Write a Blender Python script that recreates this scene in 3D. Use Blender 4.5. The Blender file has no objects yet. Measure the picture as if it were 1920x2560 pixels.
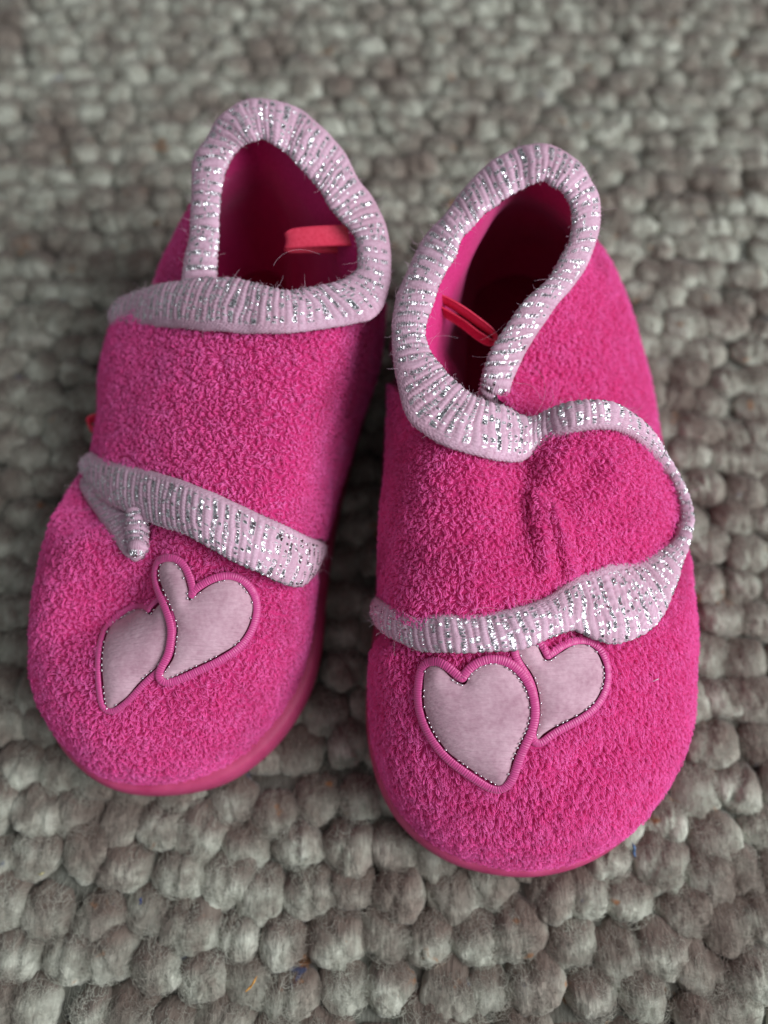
import bpy, bmesh, math, random
import numpy as np
from mathutils import Vector, Matrix
from mathutils.bvhtree import BVHTree
from mathutils.geometry import delaunay_2d_cdt
from mathutils.kdtree import KDTree

DEBUG = False
random.seed(4)
RNG = np.random.default_rng(7)
SC = bpy.context.scene
COL = SC.collection

# ------------------------------------------------------------------ camera
CAM_H, TILT, F = 0.19, math.radians(23), 1934.0      # metres, radians, focal length in photo pixels
ct, st = math.cos(TILT), math.sin(TILT)
cam_d = bpy.data.cameras.new('camera')
cam = bpy.data.objects.new('camera', cam_d); COL.objects.link(cam)
cam.location = (0, 0, CAM_H); cam.rotation_euler = (TILT, 0, 0)
cam_d.sensor_fit = 'VERTICAL'; cam_d.sensor_height = 36; cam_d.lens = 36 * F / 2560
cam_d.clip_start = 0.005; cam_d.clip_end = 20
cam_d.dof.use_dof = True; cam_d.dof.focus_distance = 0.150; cam_d.dof.aperture_fstop = 7.0
SC.camera = cam

# ------------------------------------------------------------------ light
SC.view_settings.view_transform = 'Standard'; SC.view_settings.look = 'None'
SC.view_settings.exposure = 0.0; SC.view_settings.gamma = 1.0
world = bpy.data.worlds.new('World'); SC.world = world; world.use_nodes = True
bg = world.node_tree.nodes['Background']
bg.inputs[0].default_value = (0.66, 0.70, 0.74, 1); bg.inputs[1].default_value = 0.36

def area(name, loc, target, sx, sy, power, col):
    d = bpy.data.lights.new(name, 'AREA'); d.shape = 'RECTANGLE'; d.size = sx; d.size_y = sy
    d.energy = power; d.color = col
    o = bpy.data.objects.new(name, d); COL.objects.link(o); o.location = loc
    o.rotation_euler = (Vector(target) - Vector(loc)).to_track_quat('-Z', 'Y').to_euler()
area('window_light', (0.70, -0.16, 0.62), (0, .08, 0), 0.6, 0.65, 13.0, (0.93, 0.97, 1.0))

# ------------------------------------------------------------------ numeric helpers
def unproj(px, py, z):
    px = np.asarray(px, float); py = np.asarray(py, float); z = np.asarray(z, float)
    tx = (px - 960) / F; ty = (1280 - py) / F
    d = (CAM_H - z) / (ct - st * ty)
    return np.stack([d * tx, d * (ty * ct + st), z + 0 * d], -1)

def proj(P):
    x, y, z = P[..., 0], P[..., 1], P[..., 2] - CAM_H
    dep = y * st - z * ct
    up = y * ct + z * st
    return 960 + F * x / dep, 1280 - F * up / dep

def catmull(C, n, closed=False):
    """C: K x D control points -> n samples through them."""
    C = np.asarray(C, float); K = len(C)
    t = np.linspace(0, K, n, endpoint=False) if closed else np.linspace(0, K - 1, n)
    i = np.floor(t).astype(int)
    if not closed: i = np.minimum(i, K - 2)
    f = (t - i)[:, None]
    g = lambda k: C[k % K] if closed else None
    if closed:
        p0, p1, p2, p3 = C[(i - 1) % K], C[i % K], C[(i + 1) % K], C[(i + 2) % K]
    else:
        E = np.vstack([2 * C[0] - C[1], C, 2 * C[-1] - C[-2]])
        p0, p1, p2, p3 = E[i], E[i + 1], E[i + 2], E[i + 3]
    return .5 * ((2 * p1) + (-p0 + p2) * f + (2 * p0 - 5 * p1 + 4 * p2 - p3) * f ** 2 + (-p0 + 3 * p1 - 3 * p2 + p3) * f ** 3)

def _hash(ix, iy, iz, seed):
    h = (ix.astype(np.int64) * 374761393 + iy.astype(np.int64) * 668265263 + iz.astype(np.int64) * 2147483647 + seed * 974711) & 0xffffffff
    h = ((h ^ (h >> 13)) * 1274126177) & 0xffffffff
    h = ((h ^ (h >> 15)) * 2246822519) & 0xffffffff
    return ((h ^ (h >> 16)) & 0xffff) / 32767.5 - 1.0

def vnoise(P, scale, seed=0):
    """value noise in [-1,1]; scale = feature size in metres"""
    Q = np.asarray(P) / scale + 71.3
    I = np.floor(Q); f = Q - I; f = f * f * (3 - 2 * f); I = I.astype(np.int64)
    x, y, z = I[..., 0], I[..., 1], I[..., 2]
    r = 0
    for a in (0, 1):
        for b in (0, 1):
            for c in (0, 1):
                w = (f[..., 0] if a else 1 - f[..., 0]) * (f[..., 1] if b else 1 - f[..., 1]) * (f[..., 2] if c else 1 - f[..., 2])
                r = r + w * _hash(x + a, y + b, z + c, seed)
    return r

def grid_faces(nu, nv, wrap_u=False, wrap_v=False):
    iu = np.arange(nu if wrap_u else nu - 1); iv = np.arange(nv if wrap_v else nv - 1)
    a, b = np.meshgrid(iu, iv, indexing='ij'); a = a.ravel(); b = b.ravel()
    a2 = (a + 1) % nu; b2 = (b + 1) % nv
    return np.stack([a * nv + b, a2 * nv + b, a2 * nv + b2, a * nv + b2], 1)

def grid_normals(G, wrap_u=False, wrap_v=False):
    def d(A, ax, wrap):
        if wrap: return np.roll(A, -1, ax) - np.roll(A, 1, ax)
        return np.gradient(A, axis=ax)
    N = np.cross(d(G, 0, wrap_u), d(G, 1, wrap_v))
    return N / (np.linalg.norm(N, axis=-1, keepdims=True) + 1e-12)

def mesh_obj(name, V, Fc, mat, parent=None, smooth=True, attrs=None, uv=None):
    me = bpy.data.meshes.new(name)
    V = np.ascontiguousarray(V, dtype=np.float32).reshape(-1, 3)
    if isinstance(Fc, np.ndarray):
        n, k = Fc.shape
        me.vertices.add(len(V)); me.vertices.foreach_set('co', V.ravel())
        me.loops.add(n * k); me.loops.foreach_set('vertex_index', Fc.astype(np.int32).ravel())
        me.polygons.add(n); me.polygons.foreach_set('loop_start', np.arange(0, n * k, k, dtype=np.int32))
        me.polygons.foreach_set('loop_total', np.full(n, k, dtype=np.int32))
    else:
        me.from_pydata(V.tolist(), [], Fc)
    me.update(calc_edges=True); me.validate()
    if smooth: me.polygons.foreach_set('use_smooth', [True] * len(me.polygons))
    for k, a in (attrs or {}).items():
        at = me.attributes.new(k, 'FLOAT', 'POINT'); at.data.foreach_set('value', np.asarray(a, np.float32).ravel())
    if uv is not None:
        ul = me.uv_layers.new(name='UVMap')
        li = np.empty(len(me.loops), np.int32); me.loops.foreach_get('vertex_index', li)
        ul.data.foreach_set('uv', np.asarray(uv, np.float32).reshape(-1, 2)[li].ravel())
    if mat: me.materials.append(mat)
    o = bpy.data.objects.new(name, me); COL.objects.link(o)
    if parent: o.parent = parent
    return o

def hair_obj(name, PTS, radius, mat, parent=None):
    """PTS: N x k x 3; radius: k values (root to tip) or N x k"""
    N, k, _ = PTS.shape
    cu = bpy.data.hair_curves.new(name)
    cu.add_curves([k] * N)
    cu.attributes['position'].data.foreach_set('vector', PTS.astype(np.float32).ravel())
    ra = cu.attributes.get('radius') or cu.attributes.new('radius', 'FLOAT', 'POINT')
    R = np.broadcast_to(np.asarray(radius, np.float32), (N, k))
    ra.data.foreach_set('value', np.ascontiguousarray(R).ravel())
    cu.materials.append(mat)
    o = bpy.data.objects.new(name, cu); COL.objects.link(o)
    if parent: o.parent = parent
    o['kind'] = 'stuff'
    return o

def empty(name, loc, label, cat, group=None):
    o = bpy.data.objects.new(name, None); COL.objects.link(o); o.location = loc
    o.empty_display_size = .02
    o['label'] = label; o['category'] = cat
    if group: o['group'] = group
    return o

# ------------------------------------------------------------------ materials
def new_mat(name):
    m = bpy.data.materials.new(name); m.use_nodes = True
    nt = m.node_tree
    return m, nt, nt.nodes['Principled BSDF']
def N_(nt, t, **kw):
    n = nt.nodes.new(t)
    for k, v in kw.items(): setattr(n, k, v)
    return n
def noise_node(nt, scale, detail=3, rough=.55, vec=None, map_scale=None):
    tc = N_(nt, 'ShaderNodeTexCoord') if vec is None else None
    src = tc.outputs['Object'] if vec is None else vec
    if map_scale:
        mp = N_(nt, 'ShaderNodeMapping'); mp.inputs['Scale'].default_value = map_scale
        nt.links.new(src, mp.inputs[0]); src = mp.outputs[0]
    n = N_(nt, 'ShaderNodeTexNoise'); n.inputs['Scale'].default_value = scale
    n.inputs['Detail'].default_value = detail; n.inputs['Roughness'].default_value = rough
    nt.links.new(src, n.inputs['Vector'])
    return n
def ramp(nt, fac, stops, interp='LINEAR'):
    r = N_(nt, 'ShaderNodeValToRGB'); cr = r.color_ramp; cr.interpolation = interp
    while len(cr.elements) < len(stops): cr.elements.new(.5)
    for e, (p, c) in zip(cr.elements, stops): e.position = p; e.color = (*c, 1)
    nt.links.new(fac, r.inputs[0]); return r
def mix(nt, fac, a, b, blend='MIX'):
    m = N_(nt, 'ShaderNodeMix', data_type='RGBA', blend_type=blend)
    for sock, v in ((0, fac), (6, a), (7, b)):
        if isinstance(v, (int, float)): m.inputs[sock].default_value = v
        elif isinstance(v, tuple): m.inputs[sock].default_value = (*v, 1)
        else: nt.links.new(v, m.inputs[sock])
    return m.outputs[2]
def bump(nt, h, strength, dist, bsdf):
    b = N_(nt, 'ShaderNodeBump'); b.inputs['Strength'].default_value = strength; b.inputs['Distance'].default_value = dist
    nt.links.new(h, b.inputs['Height']); nt.links.new(b.outputs[0], bsdf.inputs['Normal']); return b

def fabric(name, c1, c2, scale=900, rough=.95, sheen=.35, sheen_tint=(1, .6, .9), bstr=.6, bdist=.0003):
    m, nt, b = new_mat(name)
    n = noise_node(nt, scale, 4)
    r = ramp(nt, n.outputs[0], [(.3, c1), (.7, c2)])
    nt.links.new(r.outputs[0], b.inputs['Base Color'])
    b.inputs['Roughness'].default_value = rough
    b.inputs['Specular IOR Level'].default_value = .15
    b.inputs['Sheen Weight'].default_value = sheen; b.inputs['Sheen Tint'].default_value = (*sheen_tint, 1)
    b.inputs['Sheen Roughness'].default_value = .5
    bump(nt, n.outputs[0], bstr, bdist, b)
    return m

PINK_D, PINK_L = (.44, .020, .13), (.54, .035, .18)
M_fleece = fabric('pink_fleece', PINK_D, PINK_L)
# wear: soft greyish grime on the toe caps
def pile_mat():
    m, nt, b = new_mat('fleece_fibre')
    n = noise_node(nt, 260, 3)
    r = ramp(nt, n.outputs[0], [(.3, (.93, .095, .41)), (.7, (.97, .19, .57))])
    g = noise_node(nt, 55, 3)
    gr = ramp(nt, g.outputs[0], [(.54, (0, 0, 0)), (.74, (1, 1, 1))])
    c = mix(nt, gr.outputs[0], r.outputs[0], (.72, .07, .29))
    nt.links.new(c, b.inputs['Base Color'])
    b.inputs['Roughness'].default_value = .7; b.inputs['Specular IOR Level'].default_value = .25
    b.inputs['Sheen Weight'].default_value = .5; b.inputs['Sheen Tint'].default_value = (.95, .62, 1, 1)
    tr = N_(nt, 'ShaderNodeBsdfTranslucent'); nt.links.new(c, tr.inputs[0])
    ms = N_(nt, 'ShaderNodeMixShader'); ms.inputs[0].default_value = .22
    nt.links.new(b.outputs[0], ms.inputs[1]); nt.links.new(tr.outputs[0], ms.inputs[2])
    nt.links.new(ms.outputs[0], nt.nodes['Material Output'].inputs['Surface'])
    return m
M_pile = pile_mat()
M_lining = fabric('pink_lining', (.52, .014, .13), (.66, .028, .20), scale=1600, sheen=.25, bstr=.4, bdist=.00015)
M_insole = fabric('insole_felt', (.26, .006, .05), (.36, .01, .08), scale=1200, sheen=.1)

m, nt, b = new_mat('pink_rubber'); M_sole = m
n = noise_node(nt, 160, 4); r = ramp(nt, n.outputs[0], [(.35, (.42, .03, .12)), (.75, (.58, .07, .19))])
nt.links.new(r.outputs[0], b.inputs['Base Color']); b.inputs['Roughness'].default_value = .62
b.inputs['Subsurface Weight'].default_value = .15; b.inputs['Subsurface Radius'].default_value = (.003, .001, .001)
bump(nt, n.outputs[0], .25, .0004, b)

def trim_mat():
    m, nt, b = new_mat('ribbed_lurex_trim')
    at = N_(nt, 'ShaderNodeAttribute', attribute_name='silver'); at2 = N_(nt, 'ShaderNodeAttribute', attribute_name='groove')
    n = noise_node(nt, 1500, 3)
    g = noise_node(nt, 60, 3)
    pink = ramp(nt, n.outputs[0], [(.3, (.56, .34, .45)), (.7, (.70, .47, .58))])
    grime = ramp(nt, g.outputs[0], [(.45, (1, 1, 1)), (.75, (.80, .74, .74))])
    pk = mix(nt, 1.0, pink.outputs[0], grime.outputs[0], 'MULTIPLY')
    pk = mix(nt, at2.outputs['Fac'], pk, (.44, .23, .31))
    vo = N_(nt, 'ShaderNodeTexVoronoi'); vo.inputs['Scale'].default_value = 2200
    tc = N_(nt, 'ShaderNodeTexCoord'); nt.links.new(tc.outputs['Object'], vo.inputs['Vector'])
    sc_ = N_(nt, 'ShaderNodeSeparateColor'); nt.links.new(vo.outputs['Color'], sc_.inputs[0])
    silv = ramp(nt, sc_.outputs[0], [(0, (.50, .47, .50)), (1, (.95, .94, .97))])
    c = mix(nt, at.outputs['Fac'], pk, silv.outputs[0])
    nt.links.new(c, b.inputs['Base Color'])
    mm = N_(nt, 'ShaderNodeMath', operation='MULTIPLY'); nt.links.new(at.outputs['Fac'], mm.inputs[0]); mm.inputs[1].default_value = 1.0
    nt.links.new(mm.outputs[0], b.inputs['Metallic'])
    mr = N_(nt, 'ShaderNodeMapRange'); nt.links.new(at.outputs['Fac'], mr.inputs[0])
    mr.inputs[3].default_value = .85; mr.inputs[4].default_value = .24
    nt.links.new(mr.outputs[0], b.inputs['Roughness'])
    b.inputs['Specular IOR Level'].default_value = .25
    # facets: every fleck of the metal thread tilts its own way
    geo = N_(nt, 'ShaderNodeNewGeometry')
    sub = N_(nt, 'ShaderNodeVectorMath', operation='SUBTRACT'); nt.links.new(vo.outputs['Color'], sub.inputs[0]); sub.inputs[1].default_value = (.5, .5, .5)
    mul = N_(nt, 'ShaderNodeVectorMath', operation='SCALE'); nt.links.new(sub.outputs[0], mul.inputs[0])
    m2 = N_(nt, 'ShaderNodeMath', operation='MULTIPLY'); nt.links.new(at.outputs['Fac'], m2.inputs[0]); m2.inputs[1].default_value = 1.5
    nt.links.new(m2.outputs[0], mul.inputs['Scale'])
    add = N_(nt, 'ShaderNodeVectorMath', operation='ADD'); nt.links.new(geo.outputs['Normal'], add.inputs[0]); nt.links.new(mul.outputs[0], add.inputs[1])
    nrm = N_(nt, 'ShaderNodeVectorMath', operation='NORMALIZE'); nt.links.new(add.outputs[0], nrm.inputs[0])
    bp = bump(nt, n.outputs[0], .5, .0002, b); nt.links.new(nrm.outputs[0], bp.inputs['Normal'])
    return m
M_trim = trim_mat()

def felt_mat():
    m, nt, b = new_mat('pale_pink_felt')
    n = noise_node(nt, 1100, 4); n2 = noise_node(nt, 120, 4, .65)
    wv = noise_node(nt, 1000, 2, map_scale=(.25, 2.2, 1))
    r = ramp(nt, n2.outputs[0], [(.34, (.40, .205, .265)), (.6, (.60, .37, .44))])
    c = mix(nt, .35, r.outputs[0], ramp(nt, n.outputs[0], [(.3, (.38, .20, .27)), (.7, (.68, .46, .53))]).outputs[0])
    nt.links.new(c, b.inputs['Base Color']); b.inputs['Roughness'].default_value = .9
    b.inputs['Specular IOR Level'].default_value = .15; b.inputs['Sheen Weight'].default_value = .2
    bump(nt, wv.outputs[0], .8, .0003, b)
    return m
M_felt = felt_mat()

m, nt, b = new_mat('satin_thread'); M_satin = m
uvn = N_(nt, 'ShaderNodeUVMap'); wa = N_(nt, 'ShaderNodeTexWave'); wa.bands_direction = 'X'; wa.inputs['Scale'].default_value = 1.0
wa.inputs['Distortion'].default_value = 3.0; wa.inputs['Detail'].default_value = 2
nt.links.new(uvn.outputs[0], wa.inputs['Vector'])
r = ramp(nt, wa.outputs[0], [(0, (.54, .045, .21)), (1, (.60, .065, .26))])
nt.links.new(r.outputs[0], b.inputs['Base Color']); b.inputs['Roughness'].default_value = .42
b.inputs['Sheen Weight'].default_value = .2
bump(nt, wa.outputs[0], .4, .00015, b)

m, nt, b = new_mat('silver_thread'); M_silver = m
b.inputs['Base Color'].default_value = (.78, .77, .8, 1); b.inputs['Metallic'].default_value = 1; b.inputs['Roughness'].default_value = .28

m, nt, b = new_mat('coral_ribbon'); M_ribbon = m
wv = noise_node(nt, 1400, 2)
r = ramp(nt, wv.outputs[0], [(.3, (.66, .03, .075)), (.7, (.78, .055, .115))])
nt.links.new(r.outputs[0], b.inputs['Base Color']); b.inputs['Roughness'].default_value = .4
bump(nt, wv.outputs[0], .3, .0001, b)

def wool(name, lift=1.0, fibre=False):
    m, nt, b = new_mat(name)
    geo = N_(nt, 'ShaderNodeNewGeometry'); P = geo.outputs['Position']
    big = noise_node(nt, 38, 3, .6, vec=P); mid = noise_node(nt, 120, 4, .6, vec=P)
    fine = noise_node(nt, 900, 3, .6, vec=P, map_scale=(1.6, .35, 1))
    c = ramp(nt, mid.outputs[0], [(.34, (.23, .20, .165)), (.48, (.36, .355, .295)), (.64, (.53, .535, .455))]).outputs[0]
    br = ramp(nt, big.outputs[0], [(.45, (0, 0, 0)), (.62, (.8, .8, .8))]).outputs[0]
    c = mix(nt, br, c, (.19, .145, .12))
    if not fibre and lift == 1.0:      # colour turns dark brown towards the far side of each loop
        pa = N_(nt, 'ShaderNodeAttribute', attribute_name='far_side')
        ad = N_(nt, 'ShaderNodeMath', operation='ADD'); nt.links.new(pa.outputs['Fac'], ad.inputs[0]); nt.links.new(mid.outputs[0], ad.inputs[1])
        c = mix(nt, ramp(nt, ad.outputs[0], [(.55, (0, 0, 0)), (1.0, (.85, .85, .85))]).outputs[0], c, (.125, .088, .072))
    fs = ramp(nt, fine.outputs[0], [(.3, (.72, .72, .72)), (.7, (1.18, 1.18, 1.18))]).outputs[0]
    c = mix(nt, .8, c, fs, 'MULTIPLY')
    # stray dyed fibres worked into the yarn: rust and navy flecks
    for seed, colr, lo in ((3.1, (.33, .14, .05), .655), (7.7, (.05, .07, .15), .69)):
        mp = N_(nt, 'ShaderNodeMapping'); mp.inputs['Location'].default_value = (seed, seed * 2, 0); nt.links.new(P, mp.inputs[0])
        q = noise_node(nt, 95, 3, .7, vec=mp.outputs[0])
        c = mix(nt, ramp(nt, q.outputs[0], [(lo, (0, 0, 0)), (lo + .05, (.8, .8, .8))]).outputs[0], c, colr)
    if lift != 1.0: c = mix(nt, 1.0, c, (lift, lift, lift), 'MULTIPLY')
    nt.links.new(c, b.inputs['Base Color'])
    b.inputs['Roughness'].default_value = .95 if not fibre else .6
    b.inputs['Specular IOR Level'].default_value = .12 if not fibre else .3
    b.inputs['Sheen Weight'].default_value = .15
    if not fibre:
        mm = N_(nt, 'ShaderNodeMath', operation='ADD'); nt.links.new(fine.outputs[0], mm.inputs[0]); nt.links.new(mid.outputs[0], mm.inputs[1])
        bump(nt, mm.outputs[0], .9, .0006, b)
    return m
M_wool = wool('felted_wool')
M_woolf = wool('wool_fibre', 1.1, True)
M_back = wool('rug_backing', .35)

# ------------------------------------------------------------------ rug
rug = empty('rug', (0, .1, -.008), 'chunky looped grey and brown wool rug lying under both slippers', 'rug')
RO = np.array([0, .1, -.008])
def build_rug():
    # backing sheet
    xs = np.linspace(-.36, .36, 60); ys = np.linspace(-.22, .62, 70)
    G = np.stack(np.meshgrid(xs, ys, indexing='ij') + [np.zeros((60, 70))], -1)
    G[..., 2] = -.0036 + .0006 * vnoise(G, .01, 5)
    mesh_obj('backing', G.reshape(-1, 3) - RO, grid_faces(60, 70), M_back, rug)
    # loop variants
    def loop_mesh(seed, nu, nv):
        r = np.random.default_rng(seed)
        th = np.linspace(0, 2 * math.pi, nu, endpoint=False); ph = np.linspace(.06, math.pi * .62, nv)
        T, Pp = np.meshgrid(th, ph, indexing='ij')
        X = np.cos(T) * np.sin(Pp); Y = np.sin(T) * np.sin(Pp); Z = np.cos(Pp)
        sx, sy, sz = .0060 * r.uniform(.9, 1.1), .0058 * r.uniform(.9, 1.14), .0038 * r.uniform(.82, 1.18)
        sq = 1 / (np.abs(X) ** 3 + np.abs(Y) ** 3 + 1e-6) ** .33 * np.hypot(X, Y)       # slightly squared loops
        P = np.stack([X * sx * (.6 + .4 * sq), Y * sy * (.6 + .4 * sq), Z * sz], -1)
        off = np.array([seed * 1.7, seed * .9, 0])
        n = .0011 * vnoise(P + off, .0042, seed) + .0006 * vnoise(P * [1.7, .7, 1] + off, .0016, seed + 9) + .0003 * vnoise(P * [2, .5, 1] + off, .0007, seed + 19)
        P = P * (1 + (n / .006)[..., None])
        # cleft where the yarn doubles back on itself
        a = r.uniform(-.5, .5); c_ = P[..., 0] * math.cos(a) + P[..., 1] * math.sin(a) - r.uniform(-.0015, .0015)
        P[..., 2] -= .0011 * r.uniform(.2, 1) * np.exp(-(c_ / .0007) ** 2)
        P[..., 1] -= .42 * np.maximum(P[..., 2], 0)                      # loops lean towards the near side
        far_side = np.append((Y * (1.0)).ravel(), Y[:, 0].mean())
        V = P.reshape(-1, 3); Fc = grid_faces(nu, nv, wrap_u=True)
        V = np.vstack([V, P[:, 0].mean(0)]); top = len(V) - 1
        tri = [(i * nv, top, ((i + 1) % nu) * nv, ((i + 1) % nu) * nv) for i in range(nu)]
        return V, Fc, np.array(tri)[:, :3][:, [0, 2, 1]], far_side
    variants = []
    for k in range(14):
        V, Fq, Ft, far_side = loop_mesh(k + 1, 34, 16)
        me = bpy.data.meshes.new('yarn_loop'); me.from_pydata(V.tolist(), [], [tuple(q) for q in Fq] + [tuple(t) for t in Ft])
        me.polygons.foreach_set('use_smooth', [True] * len(me.polygons)); me.materials.append(M_wool)
        pa = me.attributes.new('far_side', 'FLOAT', 'POINT'); pa.data.foreach_set('value', far_side.astype(np.float32))
        # orient outward
        bm = bmesh.new(); bm.from_mesh(me); bmesh.ops.recalc_face_normals(bm, faces=bm.faces); bm.to_mesh(me); bm.free()
        variants.append((me, V))
    low = [loop_mesh(k + 1, 18, 9) for k in range(14)]
    spots = []
    pitch_x, pitch_y = .0103, .0094
    ang = math.radians(-3.5)
    for j in range(-18, 56):
        rowshift = random.uniform(-.12, .12)
        for i in range(-35, 36):
            x = (i + .5 * (j % 2) + rowshift) * pitch_x; y = j * pitch_y
            x += random.gauss(0, .0011); y += random.gauss(0, .0010) + .0016 * math.sin(x * 60 + j * .3)
            X = x * math.cos(ang) - y * math.sin(ang); Y = x * math.sin(ang) + y * math.cos(ang)
            if abs(X) > .33 or not (-.15 < Y < .5): continue
            spots.append((X, Y, random.uniform(-.0046, -.0032) , random.uniform(-.35, .35), random.uniform(.9, 1.13), random.randrange(14), random.random() < .5))
    S = np.array([(s[0], s[1], 0) for s in spots]); px, py = proj(S)
    x0, y0, z0 = S[:, 0], S[:, 1], 0
    dep = S[:, 1] * st + CAM_H * ct
    inview = (px > -60) & (px < 1980) & (py > -60) & (py < 2620)
    # hidden under the slippers: rough footprint test
    under = (((px > 430) & (px < 900) & (py > 560) & (py < 1300)) | ((px > 150) & (px < 740) & (py > 1250) & (py < 1880)) |
             ((px > 1000) & (px < 1600) & (py > 620) & (py < 1400)) | ((px > 990) & (px < 1660) & (py > 1350) & (py < 2080)))
    key = np.where(inview & ~under, dep, 9)
    order = np.argsort(key); single = set(order[:300].tolist())
    JV, JF, JP, base = [], [], [], 0
    for k, (x, y, z, a, s, v, fl) in enumerate(spots):
        if k in single and key[k] < 9:
            o = bpy.data.objects.new('yarn_loop', variants[v][0]); COL.objects.link(o); o.parent = rug
            o.location = Vector((x, y, z)) - Vector(RO.tolist()); o.rotation_euler = (random.gauss(0, .12), random.gauss(0, .12), a)
            o.scale = (-s if fl else s, s, s * random.uniform(.9, 1.15))
        else:
            V, Fq, Ft, far_side = low[v]
            c_, s_ = math.cos(a), math.sin(a)
            W = V * [-s if fl else s, s, s]
            W = np.stack([W[:, 0] * c_ - W[:, 1] * s_, W[:, 0] * s_ + W[:, 1] * c_, W[:, 2]], 1) + [x, y, z]
            T4 = np.hstack([Ft, Ft[:, 2:3]])
            Fa = np.vstack([Fq[:, [0, 1, 2]], Fq[:, [0, 2, 3]], Ft])
            JV.append(W); JP.append(far_side); JF.append(Fa + base); base += len(V)
    o = mesh_obj('distant_yarn_loops', np.vstack(JV) - RO, np.vstack(JF), M_wool, rug, attrs={'far_side': np.concatenate(JP)}); o['kind'] = 'stuff'
    # fuzz: felted fibres lying over the loops, some wandering free
    sp = np.array([(s[0], s[1], s[2], s[4]) for s in spots])
    w = np.where(inview & ~under, np.clip(.26 / dep, .6, 1.6), 0.0); w[(~inview) | under] = .12
    w /= w.sum()
    NF = 190000
    idx = RNG.choice(len(sp), NF, p=w)
    th = RNG.uniform(0, 2 * math.pi, NF); rr = np.sqrt(RNG.uniform(0, 1, NF)) * .98
    base = sp[idx]
    kpt = 5
    L = RNG.uniform(.0010, .0036, NF); free = RNG.random(NF) < .045; L[free] *= 2.2
    dirs = np.where(RNG.random(NF) < .6, math.pi / 2, 0) + RNG.normal(0, .7, NF)
    curl = RNG.normal(0, 1.2, NF)
    pts = np.zeros((NF, kpt, 3))
    x = np.cos(th) * rr * .0058; y = np.sin(th) * rr * .0058
    for i in range(kpt):
        t = i / (kpt - 1)
        a = dirs + curl * (t - .5)
        xx = x + np.cos(a) * L * (t - .5); yy = y + np.sin(a) * L * (t - .5)
        q = np.clip(1 - (xx ** 2 + yy ** 2) / .0063 ** 2, 0, 1)
        z = .0040 * np.sqrt(q) * base[:, 3]
        pts[:, i, 0] = base[:, 0] + xx; pts[:, i, 1] = base[:, 1] + yy - .42 * z
        pts[:, i, 2] = base[:, 2] + z + .0002 + np.abs(RNG.normal(0, .0006, NF)) * (t + .3) + free * .0018 * math.sin(t * 3.1)
    hair_obj('wool_fuzz', pts - RO, [.000028, .00003, .000026, .00002, .000008], M_woolf, rug)
build_rug()

# ------------------------------------------------------------------ slippers
def inside(px, py, poly):
    poly = np.asarray(poly, float); x, y = np.asarray(px), np.asarray(py)
    c = np.zeros(x.shape, bool); n = len(poly)
    for i in range(n):
        x1, y1 = poly[i]; x2, y2 = poly[(i + 1) % n]
        if y1 == y2: continue
        c ^= ((y1 > y) != (y2 > y)) & (x < (x2 - x1) * (y - y1) / (y2 - y1) + x1)
    return c

def offset_poly(poly, d):
    """closed polygon moved outward by d pixels"""
    P = np.asarray(poly, float); T = np.roll(P, -1, 0) - np.roll(P, 1, 0); T /= np.linalg.norm(T, axis=1, keepdims=True) + 1e-9
    Nn = np.stack([T[:, 1], -T[:, 0]], 1)
    area_ = .5 * np.sum(P[:, 0] * np.roll(P[:, 1], -1) - np.roll(P[:, 0], -1) * P[:, 1])
    return P + Nn * d * (1 if area_ > 0 else -1)

def pile(name, G, NRM, mask, density, length, nap, mat, parent, origin, clump=.00082, curl=.7):
    """short fleece fibres on a grid surface; mask in 0..1 per grid vertex"""
    nu, nv = G.shape[:2]
    fc = grid_faces(nu, nv)
    V = G.reshape(-1, 3); Nn = NRM.reshape(-1, 3); mk = mask.reshape(-1)
    a = np.linalg.norm(np.cross(V[fc[:, 2]] - V[fc[:, 0]], V[fc[:, 3]] - V[fc[:, 1]]), axis=1) * .5
    a = a * mk[fc].min(1)
    n = int(a.sum() * density)
    idx = RNG.choice(len(fc), n, p=a / a.sum())
    u, v = RNG.random(n)[:, None], RNG.random(n)[:, None]
    f = fc[idx]
    R = V[f[:, 0]] * (1 - u) * (1 - v) + V[f[:, 1]] * u * (1 - v) + V[f[:, 2]] * u * v + V[f[:, 3]] * (1 - u) * v
    NN = Nn[f[:, 0]]
    # clump centres
    nc = max(10, int(a.sum() / (clump ** 2)))
    ci = RNG.choice(n, min(nc, n), replace=False)
    kd = KDTree(len(ci))
    for k, q in enumerate(ci): kd.insert(R[q], k)
    kd.balance()
    near = np.fromiter((kd.find(p)[1] for p in R.tolist()), dtype=np.int64, count=n)
    C = R[ci][near]
    cd = RNG.normal(0, 1, (len(ci), 3)); cd = cd[near]
    ch = RNG.uniform(.75, 1.2, len(ci))[near]
    cd -= NN * np.sum(cd * NN, 1, keepdims=True); cd /= np.linalg.norm(cd, axis=1, keepdims=True)
    nap = np.asarray(nap, float)[None]; nv_ = nap - NN * np.sum(nap * NN, 1, keepdims=True)
    L = length * RNG.uniform(.6, 1.15, n)[:, None] * ch[:, None]
    tip = R + NN * L * .85 + (C - R) * .5 + cd * L * curl + nv_ * L * .9
    mid = R + NN * L * .62 + (C - R) * .2 + cd * L * curl * .15 + nv_ * L * .25 + RNG.normal(0, .00006, (n, 3))
    tip2 = tip + cd * L * .3 - NN * L * .30 + RNG.normal(0, .00008, (n, 3))
    P = np.stack([R - NN * .0002, mid, tip, tip2], 1)
    return hair_obj(name, P - origin, [.00005, .000048, .00004, .00002], mat, parent)

def fleece_disp(G, seed, amp=.0002):
    n = vnoise(G, .0010, seed) * .65 + vnoise(G, .0006, seed + 1) * .35
    return amp * (1 - np.abs(n) * 2)

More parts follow.
